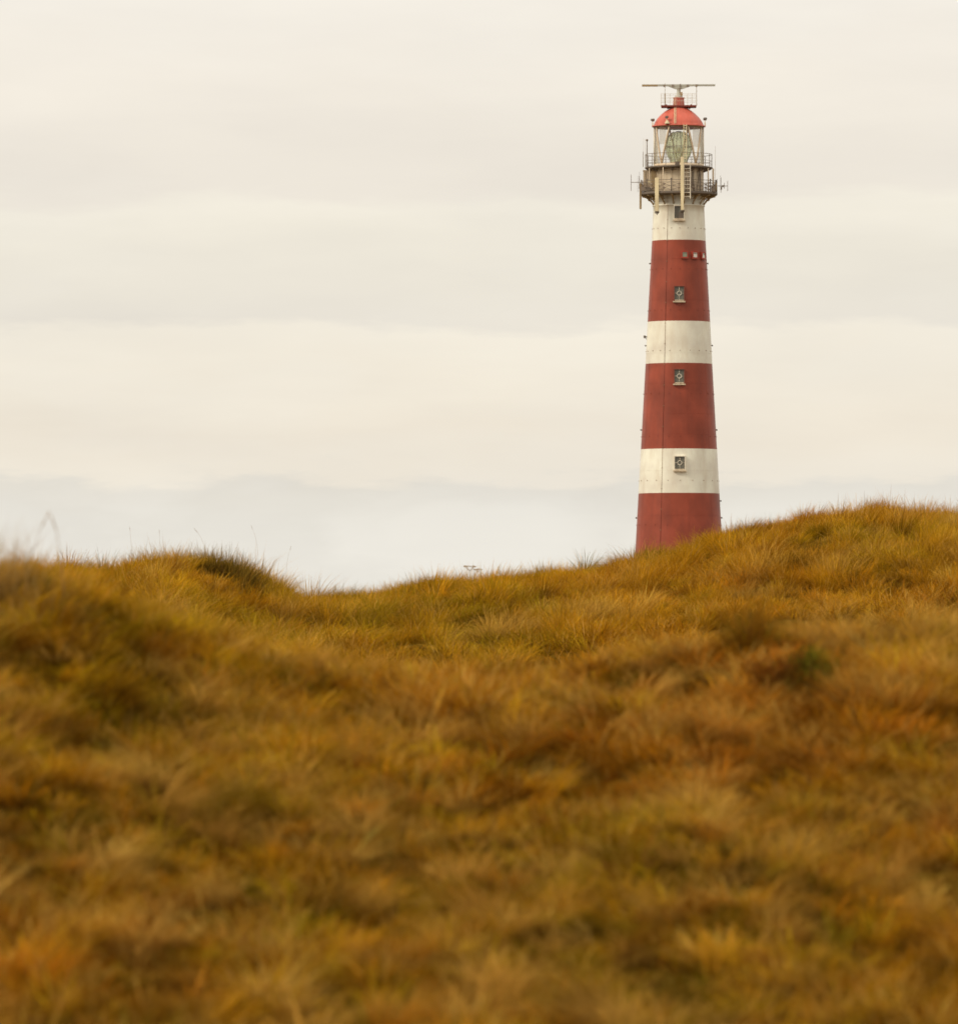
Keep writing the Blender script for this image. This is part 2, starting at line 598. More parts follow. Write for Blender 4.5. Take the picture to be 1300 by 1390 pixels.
A1, A2, A3 = (36, 50, 3.9, 5.0), (50, 66, 5.0, 6.5), (66, 118, 6.5, 11.5)
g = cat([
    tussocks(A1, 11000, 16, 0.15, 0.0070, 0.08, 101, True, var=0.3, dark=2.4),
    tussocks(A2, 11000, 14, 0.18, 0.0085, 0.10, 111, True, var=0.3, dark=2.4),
    tussocks(A1, 3900, 74, 0.27, 0.0065, 0.075, 121, True, var=0.60, whole=1.0, dark=1.5),
    tussocks(A2, 4000, 74, 0.32, 0.0078, 0.095, 131, True, var=0.58, whole=1.0, dark=1.3),
    tussocks(A1, 900, 100, 0.36, 0.0060, 0.07, 151, True, var=0.3, whole=1.2, straw=5.0),
    tussocks(A2, 900, 95, 0.42, 0.0075, 0.09, 161, True, var=0.3, whole=1.2, straw=5.0),
    tussocks(A3, 7500, 26, 0.42, 0.012, 0.22, 141, True, var=0.3),
])
k_ = 260
rt = np.random.default_rng(5)
tx = rt.normal(-3.66, 0.17, k_); ty = rt.normal(53.6, 0.4, k_)
tuft = (np.stack([tx, ty, height(tx, ty) - .02], 1), rt.random(k_) * 2 * PI, rt.uniform(.3, .75, k_), np.abs(rt.normal(.12, .1, k_)),
        np.abs(rt.normal(.2, .15, k_)), rt.uniform(.003, .006, k_), np.tile((.25, .13, .02), (k_, 1)), np.tile((.62, .42, .15), (k_, 1)) * rt.uniform(.7, 1.1, (k_, 1)))
g = cat([g, tuft])
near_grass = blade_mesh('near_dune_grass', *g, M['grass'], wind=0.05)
tag(near_grass, 'blurred amber and rust brown matted grass on the near dune', 'grass', kind='stuff')
B1, B2 = (118, 150, 12.0, 14.5), (150, 216, 14.5, 19.0)
g = cat([
    tussocks(B1, 8000, 36, 0.55, 0.014, 0.28, 201, False, var=0.25),
    tussocks(B2, 24000, 14, 0.32, 0.0105, 0.15, 211, False, var=0.28, dark=2.0),
    tussocks(B2, 7000, 95, 0.50, 0.0095, 0.25, 221, False, var=0.32, whole=0.7),
    tussocks(B2, 1500, 130, 0.68, 0.0095, 0.30, 231, False, var=0.22, whole=0.35, stiff=0.35),
])
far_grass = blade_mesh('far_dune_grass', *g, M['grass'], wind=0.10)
tag(far_grass, 'sharp golden marram grass along the ridge of the far dune', 'grass', kind='stuff')


# ------------------------------------------------------------------ shrubs
def leaf_cloud(name, blobs, n, size, cols, parent, seed):
    """many small leaf faces spread through the volume of a few uneven lumps"""
    r = np.random.default_rng(seed)
    tot = sum(b[3] * b[4] for b in blobs)
    P, C = [], []
    for (cx, cy, cz, rx, rz) in blobs:
        k = int(n * rx * rz / tot)
        d = r.normal(0, 1, (k, 3)); d /= np.linalg.norm(d, axis=1)[:, None]
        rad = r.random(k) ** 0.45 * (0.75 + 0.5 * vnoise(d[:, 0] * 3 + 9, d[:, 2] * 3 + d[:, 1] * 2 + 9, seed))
        p = d * rad[:, None] * np.array((rx, rx, rz)) + np.array((cx, cy, cz))
        P.append(p)
        C.append(rad)
    P = np.concatenate(P); rad = np.concatenate(C)
    ok = P[:, 2] > 0.0
    P, rad = P[ok], rad[ok]
    k = len(P)
    up = r.normal(0, 1, (k, 3)); up[:, 2] = np.abs(up[:, 2]) + 0.8; up /= np.linalg.norm(up, axis=1)[:, None]
    sd = np.cross(up, r.normal(0, 1, (k, 3))); sd /= np.linalg.norm(sd, axis=1)[:, None]
    ln = size * r.uniform(0.6, 1.5, k)[:, None]
    co = np.stack([P - up * ln, P - sd * ln * 0.16, P + up * ln, P + sd * ln * 0.16], 1)
    cols = np.array(cols)
    half = len(cols) // 2
    side = np.where(r.random(k) < 1 / (1 + np.exp(-P[:, 0] * 14)), 0, half)      # first colours to the right, the others to the left
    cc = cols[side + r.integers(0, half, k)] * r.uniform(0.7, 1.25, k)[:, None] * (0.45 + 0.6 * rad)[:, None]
    me = bpy.data.meshes.new(name)
    fill_mesh(me, co.reshape(-1, 3), np.arange(4 * k), np.arange(k) * 4, smooth=False)
    at = me.color_attributes.new('Col', 'BYTE_COLOR', 'POINT')
    ca = np.ones((k, 4, 4), np.float32); ca[:, :, :3] = cc[:, None]
    at.data.foreach_set('color', np.clip(ca, 0, 1).reshape(-1))
    me.materials.append(M['leaf'])
    o = bpy.data.objects.new(name, me); COL.objects.link(o); o.parent = parent
    return o


def strand_crown(w, h, n, cols, x, y, z, root, seed, width):
    """crown of upright, arching leafy strands rising from several feet"""
    r = np.random.default_rng(seed)
    feet = np.stack([r.uniform(-.42, .42, 16) * w, r.uniform(-.3, .3, 16) * w], 1)
    f = feet[r.integers(0, 16, n)]
    b = np.zeros((n, 3))
    b[:, :2] = f + r.normal(0, 0.07 * w, (n, 2))
    b[:, 2] = height(b[:, 0] + x, b[:, 1] + y) - z
    az = np.arctan2(r.normal(0, 1, n), b[:, 0] / w * 2 + r.normal(0, .8, n))
    ln = h * r.uniform(0.35, 1.12, n) * (1.0 - 0.55 * np.clip(np.abs(b[:, 0]) / (0.5 * w), 0, 1) ** 2)
    lean = np.clip(np.abs(r.normal(.18, .16, n)) + 0.35 * np.abs(b[:, 0]) / w, 0, .8)
    bend = np.clip(r.normal(.35, .25, n), 0, 1)
    c = np.array(cols)[r.integers(0, len(cols), n)] * np.exp(r.normal(0, .25, n))[:, None]
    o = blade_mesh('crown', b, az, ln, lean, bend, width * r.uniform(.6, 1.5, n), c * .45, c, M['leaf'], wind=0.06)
    o.parent = root


def shrub(col, row_top, d, w, n, size, cols, label, seed, lumps=6, cap=9.0, strands=0):
    x = xcol(col, d)
    z = float(height(np.array([x]), np.array([d]))[0])
    h = zrow(row_top, d) - z
    print('SHRUB', col, 'height', round(h, 2))
    h = min(h, cap)
    root = empty('dune_shrub', (x, d, z))
    tag(root, label, 'shrub', 'dark shrubs growing in the dune grass')
    r = random.Random(seed)
    blobs = []
    for i in range(lumps):
        bx = r.uniform(-0.36, 0.36) * w
        bh = h * (1 - (abs(bx) / (0.5 * w)) ** 2 * 0.6) * r.uniform(0.7, 1.0)
        blobs.append((bx, r.uniform(-.2, .2) * w, bh * 0.52, w * r.uniform(0.14, 0.22), bh * 0.46))
    if strands:
        strand_crown(w, h * 1.1, strands, cols, x, d, z, root, seed, size)
    else:
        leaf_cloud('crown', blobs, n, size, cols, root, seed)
    mb = MB()
    for b in blobs:
        for j in range(4):
            tx, ty, tz = b[0] + r.uniform(-1, 1) * b[3], b[1] + r.uniform(-1, 1) * b[3], b[2] + r.uniform(0.2, 1.1) * b[4]
            mb.tube([(b[0] * 0.3, b[1] * 0.3, -0.03), (tx * 0.6, ty * 0.6, tz * 0.45), (tx, ty, tz)], [h * .008, h * .006, h * .002], 5)
    mb.build('stems', M['twig'], root)
    return root


M['twig'] = paint('twig_bark', (0.17, 0.085, 0.025), dirt=(0.09, 0.05, 0.02), rough=0.9, spec=0.1)
DK = [(0.10, 0.062, 0.014), (0.075, 0.055, 0.012), (0.13, 0.075, 0.018), (0.16, 0.095, 0.02)]
OL = [(0.34, 0.20, 0.030), (0.25, 0.16, 0.025), (0.38, 0.23, 0.035), (0.18, 0.12, 0.02)]
RB = [(0.36, 0.16, 0.015), (0.42, 0.19, 0.015), (0.25, 0.12, 0.012), (0.28, 0.19, 0.015)]
GR = [(0.115, 0.115, 0.012), (0.20, 0.165, 0.014), (0.24, 0.080, 0.012), (0.17, 0.065, 0.010)]
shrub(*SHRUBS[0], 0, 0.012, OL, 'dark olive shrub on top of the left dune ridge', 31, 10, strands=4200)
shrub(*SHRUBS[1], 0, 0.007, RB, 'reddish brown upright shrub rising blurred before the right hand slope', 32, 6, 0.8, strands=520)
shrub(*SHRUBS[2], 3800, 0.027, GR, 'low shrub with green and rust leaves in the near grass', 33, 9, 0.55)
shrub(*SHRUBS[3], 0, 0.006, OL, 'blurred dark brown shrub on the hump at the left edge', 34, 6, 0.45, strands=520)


# ------------------------------------------------------------------ loose stalks and the dried umbel
def stalk_mesh(pts, r0, r1, mat_i=0):
    mb = MB()
    n = len(pts)
    mb.tube(pts, [r0 + (r1 - r0) * i / (n - 1) for i in range(n)], 5)
    return mb


M['stalk'] = paint('dry_stalk', (0.46, 0.32, 0.17), dirt=(0.3, 0.19, 0.09), rough=0.8, spec=0.1)


def stalk(pix, d, r0, label, seed):
    """pix: list of (col, row) of the stalk from its foot to its tip at distance d"""
    x0 = xcol(pix[0][0], d)
    z0 = float(height(np.array([x0]), np.array([d]))[0])
    root = empty('grass_stalk', (x0, d, z0 - 0.03))
    tag(root, label, 'grass stalk', 'bare stalks standing above the left dune')
    top = [(xcol(c, d) - x0, 0.0, zrow(r, d) - z0 + 0.03) for c, r in pix[1:]]
    pts = [(0, 0, 0)] + top
    # smooth
    out = []
    for i in range(len(pts) - 1):
        a, b = Vector(pts[i]), Vector(pts[i + 1])
        for t in (0, .34, .67):
            out.append(a.lerp(b, t))
    out.append(Vector(pts[-1]))
    for _ in range(2):
        out = [out[0]] + [(out[i - 1] + out[i] * 2 + out[i + 1]) / 4 for i in range(1, len(out) - 1)] + [out[-1]]
    stalk_mesh(out, r0, r0 * 0.45).build('stem', M['stalk'], root)
    mb = MB()
    r = random.Random(seed)
    tip = out[-1]; dirv = (out[-1] - out[-3]).normalized()
    for i in range(16):
        p = tip - dirv * (i / 16) * r0 * 34
        q = p + dirv * r0 * 7 + Vector((r.uniform(-1, 1), r.uniform(-1, 1), r.uniform(-.4, .6))) * r0 * 3
        mb.tube([p, (p + q) / 2, q], [r0 * .3, r0 * .75, r0 * .1], 4)
    mb.build('seed_head', M['stalk'], root)
    return root


stalk([(30, 770), (48, 730), (66, 697)], 54.0, 0.0038, 'pale bare stalk leaning right over the left edge hump', 1)
stalk([(92, 772), (80, 728), (70, 702)], 54.3, 0.0038, 'dark bare stalk leaning left beside the pale leaning one', 2)
stalk([(180, 765), (178, 735), (176, 716)], 176.0, 0.0030, 'faint upright stalk on the ridge above the left slope', 3)
stalk([(218, 765), (217, 738), (216, 720)], 176.0, 0.0030, 'faint upright stalk on the ridge left of the dark shrub', 4)
stalk([(285, 755), (277, 733), (264, 718)], 175.0, 0.0035, 'dark stalk bending left out of the dark ridge shrub', 5)
stalk([(352, 768), (350, 735), (341, 714)], 176.0, 0.0030, 'thin curved stalk just right of the dark ridge shrub', 6)
stalk([(386, 782), (389, 760), (395, 742)], 176.0, 0.0030, 'thin stalk where the left ridge drops to the saddle', 7)


def umbel(col, row_top, d, label):
    x0 = xcol(col, d); z0 = float(height(np.array([x0]), np.array([d]))[0])
    root = empty('umbel_plant', (x0, d, z0 - 0.03))
    tag(root, label, 'wild plant')
    H = zrow(row_top, d) - z0
    mb = MB(); mb.tube([(0, 0, 0), (0.03, 0, H * .5), (0.01, 0, H * .8)], [.008, .007, .005], 5)
    mb.tube([(0.02, 0, H * .6), (0.16, 0.02, H * .75), (0.24, 0.02, H * .78)], [.005, .004, .003], 5)
    mb.build('stem', M['stalk'], root)
    r = random.Random(4)
    h = MB()
    for (cx, cz, R, k) in ((0.01, H * .8, 0.24, 16), (0.24, H * .78, 0.13, 10)):
        for i in range(k):
            a = 2 * PI * i / k; rr = R * r.uniform(.45, 1)
            e = (cx + math.cos(a) * rr, math.sin(a) * rr, cz + H * .17 * (1 - .35 * (rr / R)) * (R / .24))
            h.tube([(cx, 0, cz), e], .0025, 4)
            for j in range(4):
                h.ball((e[0] + r.uniform(-.03, .03), e[1] + r.uniform(-.03, .03), e[2] + r.uniform(-.01, .02)), .010, seg=6, rings=4)
    h.build('flower_head', M['stalk'], root)


umbel(637, 764, 196.0, 'dried flat topped umbel plant on the ridge at the low saddle')

# ------------------------------------------------------------------ lighthouse
LX = xcol(921.3, DT)
ROOTZ = zrow(905, DT)
lh = empty('lighthouse', (LX, DT, ROOTZ), -math.atan(LX / DT))
tag(lh, 'tall red and white banded lighthouse with red dome behind the dune', 'lighthouse')


def Z(row):
    return zrow(row, DT) - ROOTZ


def hw(row):
    return float(np.interp(row, [263, 279, 290, 327, 437, 494, 610, 670, 750, 905],
                           [34.4, 34.4, 34.9, 36.4, 42.4, 45.2, 51.6, 54.9, 59.3, 68.5]))


def P(x, y, row):
    return (x * S, y * S, Z(row))


def pol(r, deg, row):
    """deg measured from the side facing the camera, positive to the right"""
    t = math.radians(deg)
    return (r * S * math.sin(t), -r * S * math.cos(t), Z(row))


# --- tower: banded shaft with plate joints and rivet heads
rows = [905, 850, 800, 760, 720, 670, 640, 610, 580, 545, 494, 480, 437, 410, 380, 350, 327, 311, 290, 280.5]
mb = MB()
prof, mis = [], []
for i, rw in enumerate(rows):
    prof.append((hw(rw) * S, Z(rw)))
    if i + 1 < len(rows):
        mid = (rows[i] + rows[i + 1]) / 2
        mis.append(0 if (mid < 327 or 437 < mid < 494 or 610 < mid < 670) else 1)
prof += [(35.5 * S, Z(280.2)), (35.5 * S, Z(278.8)), (34.3 * S, Z(278.6)), (34.3 * S, Z(262))]
mis += [0, 0, 0, 0]
mb.lathe(prof, 96, mis=mis)
# thin plate joints (slightly proud rings)
for rw in (352.5, 408, 480, 521, 562, 590, 639, 700):
    m_i = 0 if (437 < rw < 494 or 610 < rw < 670) else 1
    a_ = hw(rw) * S
    mb.lathe([(a_ - .02, Z(rw + .32)), (a_ + .012, Z(rw + .22)), (a_ + .012, Z(rw - .22)), (a_ - .02, Z(rw - .32))], 96, mi=m_i)
# rivet heads in rings
for rw in (311, 366, 422, 477, 535, 593, 653, 713):
    m_i = 3 if (rw < 327 or 437 < rw < 494 or 610 < rw < 670) else 2
    for k in range(20):
        an = 18 * k + 2
        c = pol(hw(rw) - 0.1, an, rw)
        e = pol(hw(rw) + 0.85, an, rw)
        mb.tube([c, e], 0.042, 6, mi=m_i)
# vertical joints of the cast plates
for an in (14, 52, -62, 88, -98, 130, -140, 170):
    for k in range(len(rows) - 1):
        r0, r1 = rows[k], rows[k + 1]
        if r0 <= 290: continue
        midr = (r0 + r1) / 2
        m_i = 0 if (midr < 327 or 437 < midr < 494 or 610 < midr < 670) else 1
        mb.tube([pol(hw(r0) - .12, an, r0), pol(hw(r1) - .12, an, r1)], 0.022, 4, mi=m_i, caps=False)
mb.build('tower', [M['white'], M['red'], M['joint'], M['pipe']], lh)

# --- conduit running down the shaft
mb = MB()
pts = [pol(hw(r_) + .35, -25.2, r_) for r_ in (905, 750, 670, 610, 494, 437, 327, 290, 281)] + [pol(35.9, -25.2, 279), pol(34.9, -25.2, 266)]
for i in range(len(pts) - 1):
    mb.tube([pts[i], pts[i + 1]], 0.016, 6, mi=(1, 1, 0, 1, 0, 1, 0, 0, 0, 0)[i])
for r_ in range(300, 760, 28):
    c = pol(hw(r_) + .3, -25.2, r_)
    mb.box(c, (0.12, 0.06, 0.05), Matrix.Rotation(math.radians(-25.2), 3, 'Z'))
mb.build('conduit', [M['pipe'], M['joint']], lh)

# --- bracket lights and hooks on the sides of the shaft
for (rw, an, k) in ((357.5, 90, 1), (357.5, -90, 1), (469, 90, 1), (469, -90, 1), (583.5, 90, 1), (583.5, -90, 1), (703, 90, 1), (703, -90, 1), (680, 90, 1)):
    mb = MB()
    a_ = pol(hw(rw) - .3, an, rw); b_ = pol(hw(rw) + 1.3, an, rw)
    mb.tube([a_, b_], 0.05, 6)
    mb.ball(b_, 0.085, seg=8, rings=6)
    mb.build('hook', M['dark'], lh)
mb = MB()
mb.box(P(-hw(457) - 1.0, 0, 457), (2.0 * S, 0.14, 0.12))
mb.box(P(-hw(457) - 3.0, 0, 457), (2.9 * S, 0.34, 0.26))
mb.tube([P(-hw(461) + .2, 0, 461), P(-hw(457) - 2.2, 0, 457.8)], 0.03, 5)
mb.build('bracket_lamp', M['dark'], lh)


# --- windows
def window(row_t, row_b, x_c=0.6, halfw=6.2, ornate=True, fm='pale'):
    """deep-set iron casement in the sloping wall, facing the camera"""
    zt, zb = Z(row_t), Z(row_b)
    slope = math.atan((hw(row_b) - hw(row_t)) * S / (zt - zb))
    rot = Matrix.Rotation(-slope, 3, 'X')
    cz = (zt + zb) / 2
    cy = -hw((row_t + row_b) / 2) * S
    H = (zt - zb); Wd = 2 * halfw * S
    c = Vector((x_c * S, cy, cz))

    def q(x, y, z):
        return c + rot @ Vector((x, y, z))
    fw = 0.075
    f = MB()
    for sx in (-1, 1):
        f.box(q(sx * (Wd / 2 + fw / 2), -0.04, 0), (fw, 0.34, H + 2 * fw), rot)
    f.box(q(0, -0.06, H / 2 + fw / 2), (Wd, 0.40, fw), rot)
    f.box(q(0, -0.02, -H / 2 - fw / 2), (Wd, 0.30, fw), rot)
    fr = f.build('window', M[fm], lh)
    p = MB()
    p.box(q(0, -0.03, 0), (Wd, 0.03, H), rot)
    p.build('pane', M['glassdark'], fr)
    s_ = MB()
    s_.box(q(0, -0.14, -H / 2 - fw - 0.075), (Wd + 0.34, 0.36, 0.13), rot)
    s_.box(q(0, -0.125, -H / 2 - fw * .5 + .045), (Wd - .02, 0.18, 0.085), rot)
    s_.build('sill', M['pipe'] if fm == 'pale' and row_t > 327 and not (610 < row_t < 670) else M['drum'], fr)
    if ornate:
        g = MB()
        R = 0.215
        zc = 0.03
        ring = [q(R * math.cos(t), -0.085, zc + R * math.sin(t)) for t in np.linspace(0, 2 * PI, 17)]
        g.tube(ring, 0.036, 6)
        g.tube([q(0, -0.085, zc + R), q(0, -0.085, H / 2 - .02)], 0.034, 6)
        g.tube([q(-R, -0.085, zc), q(-Wd / 2, -0.085, zc)], 0.032, 6)
        g.tube([q(R, -0.085, zc), q(Wd / 2, -0.085, zc)], 0.014, 6)
        g.tube([q(0, -0.085, zc - R), q(0, -0.085, -H / 2 + .02)], 0.016, 6)
        g.build('grille', M['pale'], fr)
    return fr


window(391.0, 409.6, fm='casing')
window(503.6, 521.6, fm='casing')
window(621.2, 638.6, x_c=1.2, halfw=6.6)
w4 = window(281.6, 299.0, x_c=0.4, halfw=6.2, ornate=False)
mb = MB()
mb.box(P(2.4, -36.2, 294), (0.44, 0.25, 0.62)); mb.box(P(4.6, -36.0, 291.5), (0.20, 0.2, 0.95)); mb.box(P(-2.6, -36.0, 290.5), (.07, .1, 1.2))
mb.build('junction_box', M['dark'], lh)


def small_window(an, row, pm, label=None):
    r_ = hw(row)
    rot = Matrix.Rotation(math.radians(an), 3, 'Z')
    c = Vector(pol(r_, an, row))
    W2, H2 = 6.6 * S, 6.4 * S
    t = 1.5 * S
    f = MB()
    for sx in (-1, 1):
        f.box(c + rot @ Vector((sx * (W2 / 2 + t / 2), -0.06, 0)), (t, 0.28, H2 + 2 * t), rot)
    for sz in (-1, 1):
        f.box(c + rot @ Vector((0, -0.06, sz * (H2 / 2 + t / 2))), (W2, 0.28, t), rot)
    fr = f.build('small_window', M['brightred'], lh)
    p = MB(); p.box(c + rot @ Vector((0, -0.13, 0)), (W2, 0.04, H2), rot)
    p.box(c + rot @ Vector((0, -0.165, H2 * .30)), (W2, 0.02, .05), rot, mi=1)
    p.build('pane', [M[pm], M['rail']], fr)
    b = MB(); b.box(c + rot @ Vector((0, -0.08, -H2 / 2 - t - 0.04)), (W2 + 2 * t + .06, 0.34, 0.07), rot)
    b.build('sill', M['red'], fr)


small_window(11.9, 347.2, 'panegreen')
small_window(34.2, 347.6, 'panewhite')
small_window(58.0, 347.8, 'panewhite')

# --- lower gallery: deck, ornamental railing, arched brackets
mb = MB()
mb.lathe([(34.0 * S, Z(266.3)), (50.5 * S, Z(266.0)), (52.6 * S, Z(264.4)), (52.6 * S, Z(261.6)), (34.0 * S, Z(261.4))], 72, smooth=False)
gal = mb.build('lower_gallery', M['dark'], lh)
NB = 16
for k in range(NB):
    a0 = 360 / NB * (k + .5)
    a1 = a0 + 360 / NB
    if k < NB:
        mb = MB()
        mb.tube([pol(51.6, a0, 262), pol(51.6, a0, 245.6)], 0.055, 6)
        mb.ball(pol(51.6, a0, 245.4), 0.085, seg=8, rings=6)
        mb.build('rail_post', M['dark'], gal)
    mb = MB()

    def at(t, row):
        an = a0 + (a1 - a0) * t
        return pol(51.6, an, row)
    for rw, rr in ((246.6, .035), (249.6, .022), (259.8, .026), (254.7, .02)):
        mb.tube([at(t, rw) for t in (0, .25, .5, .75, 1)], rr, 5)
    for (ra, rb) in ((249.6, 254.7), (254.7, 259.8)):
        mb.tube([at(.05, ra), at(.5, (ra + rb) / 2), at(.95, rb)], 0.020, 4)
        mb.tube([at(.05, rb), at(.5, (ra + rb) / 2), at(.95, ra)], 0.020, 4)
        mid = at(.5, (ra + rb) / 2)
        n_ = Vector((mid[0], mid[1], 0)).normalized() * 0.05
        mb.tube([Vector(mid) - n_, Vector(mid) + n_], 0.115, 8)
    mb.build('railing', M['rail'], gal)
    # toe fringe under the deck edge
for k in range(16):
    an = 360 / 16 * (k + .5)
    mb = MB()
    arc = []
    for t in np.linspace(0, 1, 9):
        r_ = 34.4 + (50.5 - 34.4) * (1 - math.cos(t * PI / 2)) * .35 + (50.5 - 34.4) * .65 * t
        rw = 278.5 - (278.5 - 266.3) * math.sin(t * PI / 2) ** 1.0
        arc.append(pol(r_, an, rw))
    mb.tube(arc, 0.075, 6)
    mid = arc[5]
    mb.tube([pol(34.4, an, 271.5), pol(42.5, an, 266.4)], 0.045, 5)
    # ring inside the bracket
    cxr, czr = 46.0, 268.6
    circ = [pol(40.2 + 2.6 * math.cos(t), an, 269.6 + 2.6 * math.sin(t)) for t in np.linspace(0, 2 * PI, 13)]
    mb.tube(circ, 0.035, 5)
    mb.build('bracket', M['tan'], gal)

# --- watch room between the galleries
mb = MB()
mb.lathe([(33.4 * S, Z(261.6)), (33.4 * S, Z(229.5))], 72)
for k in range(24):
    mb.tube([pol(33.4, 15 * k, 261), pol(33.4, 15 * k, 230)], 0.03, 4)
mb.lathe([(33.3 * S, Z(233.6)), (34.2 * S, Z(233.2)), (34.2 * S, Z(231.8)), (33.3 * S, Z(231.4))], 72)
mb.build('watch_room', M['drum'], lh)

# --- upper gallery
mb = MB()
mb.lathe([(33.0 * S, Z(229.8)), (44.5 * S, Z(229.4)), (46.0 * S, Z(228.4)), (46.0 * S, Z(226.9)), (33.0 * S, Z(226.6))], 72, smooth=False)
ug = mb.build('upper_gallery', M['dark'], lh)
for k in range(12):
    an = 30 * k + 15 - 8
    mb = MB(); mb.tube([pol(45.2, an, 227), pol(45.2, an, 209.4)], 0.035, 5)
    mb.build('rail_post', M['rail'], ug)
mb = MB()
for rw, rr in ((209.7, .032), (218.8, .022), (223.0, .018)):
    mb.tube([pol(45.2, a_, rw) for a_ in np.linspace(0, 360, 61)], rr, 5)
mb.build('railing', M['rail'], ug)
for k in range(16):
    an = 22.5 * k + 8
    mb = MB(); mb.tube([pol(33.5, an, 233.5), pol(39, an, 231.5), pol(44, an, 229.5)], 0.05, 5)
    mb.box(pol(36.5, an, 230.6), (.22, .22, .20), Matrix.Rotation(math.radians(an), 3, 'Z'))
    mb.build('bracket', M['rail'], ug)
for an, rr in ((62, .075), (-62, .06), (118, .06), (-118, .06), (160, .06), (-160, .06), (-28, .05)):
    mb = MB(); mb.tube([pol(45.0, an, 229.2), pol(45.6, an, 262)], rr, 6)
    mb.build('support_post', M['bar'], ug)

# --- lantern room
mb = MB()
mb.lathe([(33.6 * S, Z(226.7)), (34.2 * S, Z(226.5)), (34.2 * S, Z(223.4)), (33.0 * S, Z(222.8)), (31.5 * S, Z(222.8))], 72)
lant = mb.build('lantern_room', M['bar'], lh)
zig = []
for b in (-45, 45, 135, 225):
    zig += [(b, b - 22.5), (b, b + 22.5)]
zig += [(180, 157.5), (180, 202.5)]
for ab, at_ in zig:
    mb = MB()
    mb.tube([pol(33.0, ab + (at_ - ab) * t, 223 + (172 - 223) * t) for t in (0, .25, .5, .75, 1)], 0.085, 6)
    mb.build('glazing_bar', M['bar'], lant)
for an in (-90, 90):
    mb = MB(); mb.tube([pol(32.9, an, 223), pol(32.9, an, 172)], 0.11, 6)
    mb.build('glazing_bar', M['pale'], lant)
mb = MB(); mb.lathe([(32.6 * S, Z(223)), (32.6 * S, Z(172))], 72)
mb.build('pane', M['pane'], lant)
for a_0, a_1, rb in ((-60, -34, 196), (38, 66, 200), (70, 88, 222), (-88, -66, 222)):  # thin sheets behind the glass carrying its cream sky reflection as colour
    mb = MB()
    an = np.linspace(a_0, a_1, 13)
    vs, fs = [], []
    for i, q_ in enumerate(an):
        rr = 30.8 + (.5 if i % 2 else -.3)
        vs.append(pol(rr, q_, 172.5)); vs.append(pol(rr, q_, rb + (i % 3) * .6))
    for i in range(len(an) - 1):
        fs.append((2 * i, 2 * i + 2, 2 * i + 3, 2 * i + 1))
    mb.add(vs, fs, smooth=True)
    mb.build('cream_sheet', M['cream_sheet'], lant)

# --- optic: fluted bulb of green glass on a brass stand
mb = MB()
seg = 72; prof = []
lr = 17.3; zt, zb = 178.6, 221.0
vs = []; ringsN = 26
for i in range(ringsN + 1):
    t = i / ringsN
    rw = zb + (zt - zb) * t
    y_ = (t - 0.52) / 0.52
    rr = lr * math.sqrt(max(0.02, 1 - min(1, abs(y_) ** 2.3))) if i < ringsN else 3.0
    if t < 0.2: rr = max(rr, 11.5)
    for k in range(seg):
        fl = 1 + (0.022 if k % 3 == 0 else -0.008) + (0.012 if i % 2 else 0)
        th = 2 * PI * k / seg
        vs.append((rr * fl * S * math.cos(th), rr * fl * S * math.sin(th), Z(rw)))
fs = []
for i in range(ringsN):
    for k in range(seg):
        fs.append((i * seg + k, i * seg + (k + 1) % seg, (i + 1) * seg + (k + 1) % seg, (i + 1) * seg + k))
mb.add(vs, fs, smooth=False)
optic = mb.build('lens', M['lens'], lh)
mb = MB()
for k in range(10):
    an = 36 * k + 10
    line = []
    for i in range(0, ringsN + 1, 2):
        t = i / ringsN
        y_ = (t - 0.52) / 0.52
        rr = lr * math.sqrt(max(0.02, 1 - min(1, abs(y_) ** 2.3)))
        if t < 0.2: rr = max(rr, 11.5)
        line.append(pol(rr + .3, an, zb + (zt - zb) * t))
    mb.tube(line, 0.035, 5)
for rw, rr in ((199, 17.6), (178.4, 3.5)):
    mb.tube([pol(rr, a_, rw) for a_ in np.linspace(0, 360, 41)], 0.04, 5)
mb.build('lens_frame', M['rail'], optic)
mb = MB()
mb.lathe([(7 * S, Z(227)), (7 * S, Z(222.5)), (13 * S, Z(221.8)), (13 * S, Z(220.9)), (9 * S, Z(220.8))], 32)
for k in range(8):
    mb.tube([pol(14.5, 45 * k + 12, 226.6), pol(12.5, 45 * k + 12, 221.5)], .06, 5)
mb.build('lens_stand', M['brass'], optic)
mb = MB()
mb.tube([P(0, 0, 222), P(0, 0, 206)], .07, 10)
mb.ball(P(0, 0, 203), .22, seg=12, rings=8)
mb.build('lamp', M['pale'], optic)

# --- dome
mb = MB()
DOME = [(170.3, 33.8), (167.5, 33.0), (164.7, 31.5), (161, 29.0), (157.6, 26.0), (154, 22.2), (150.6, 17.8), (147.6, 13.0), (145.6, 9.8), (143.9, 7.9)]


def dome_r(row):
    return float(np.interp(row, [d_[0] for d_ in DOME[::-1]], [d_[1] for d_ in DOME[::-1]]))


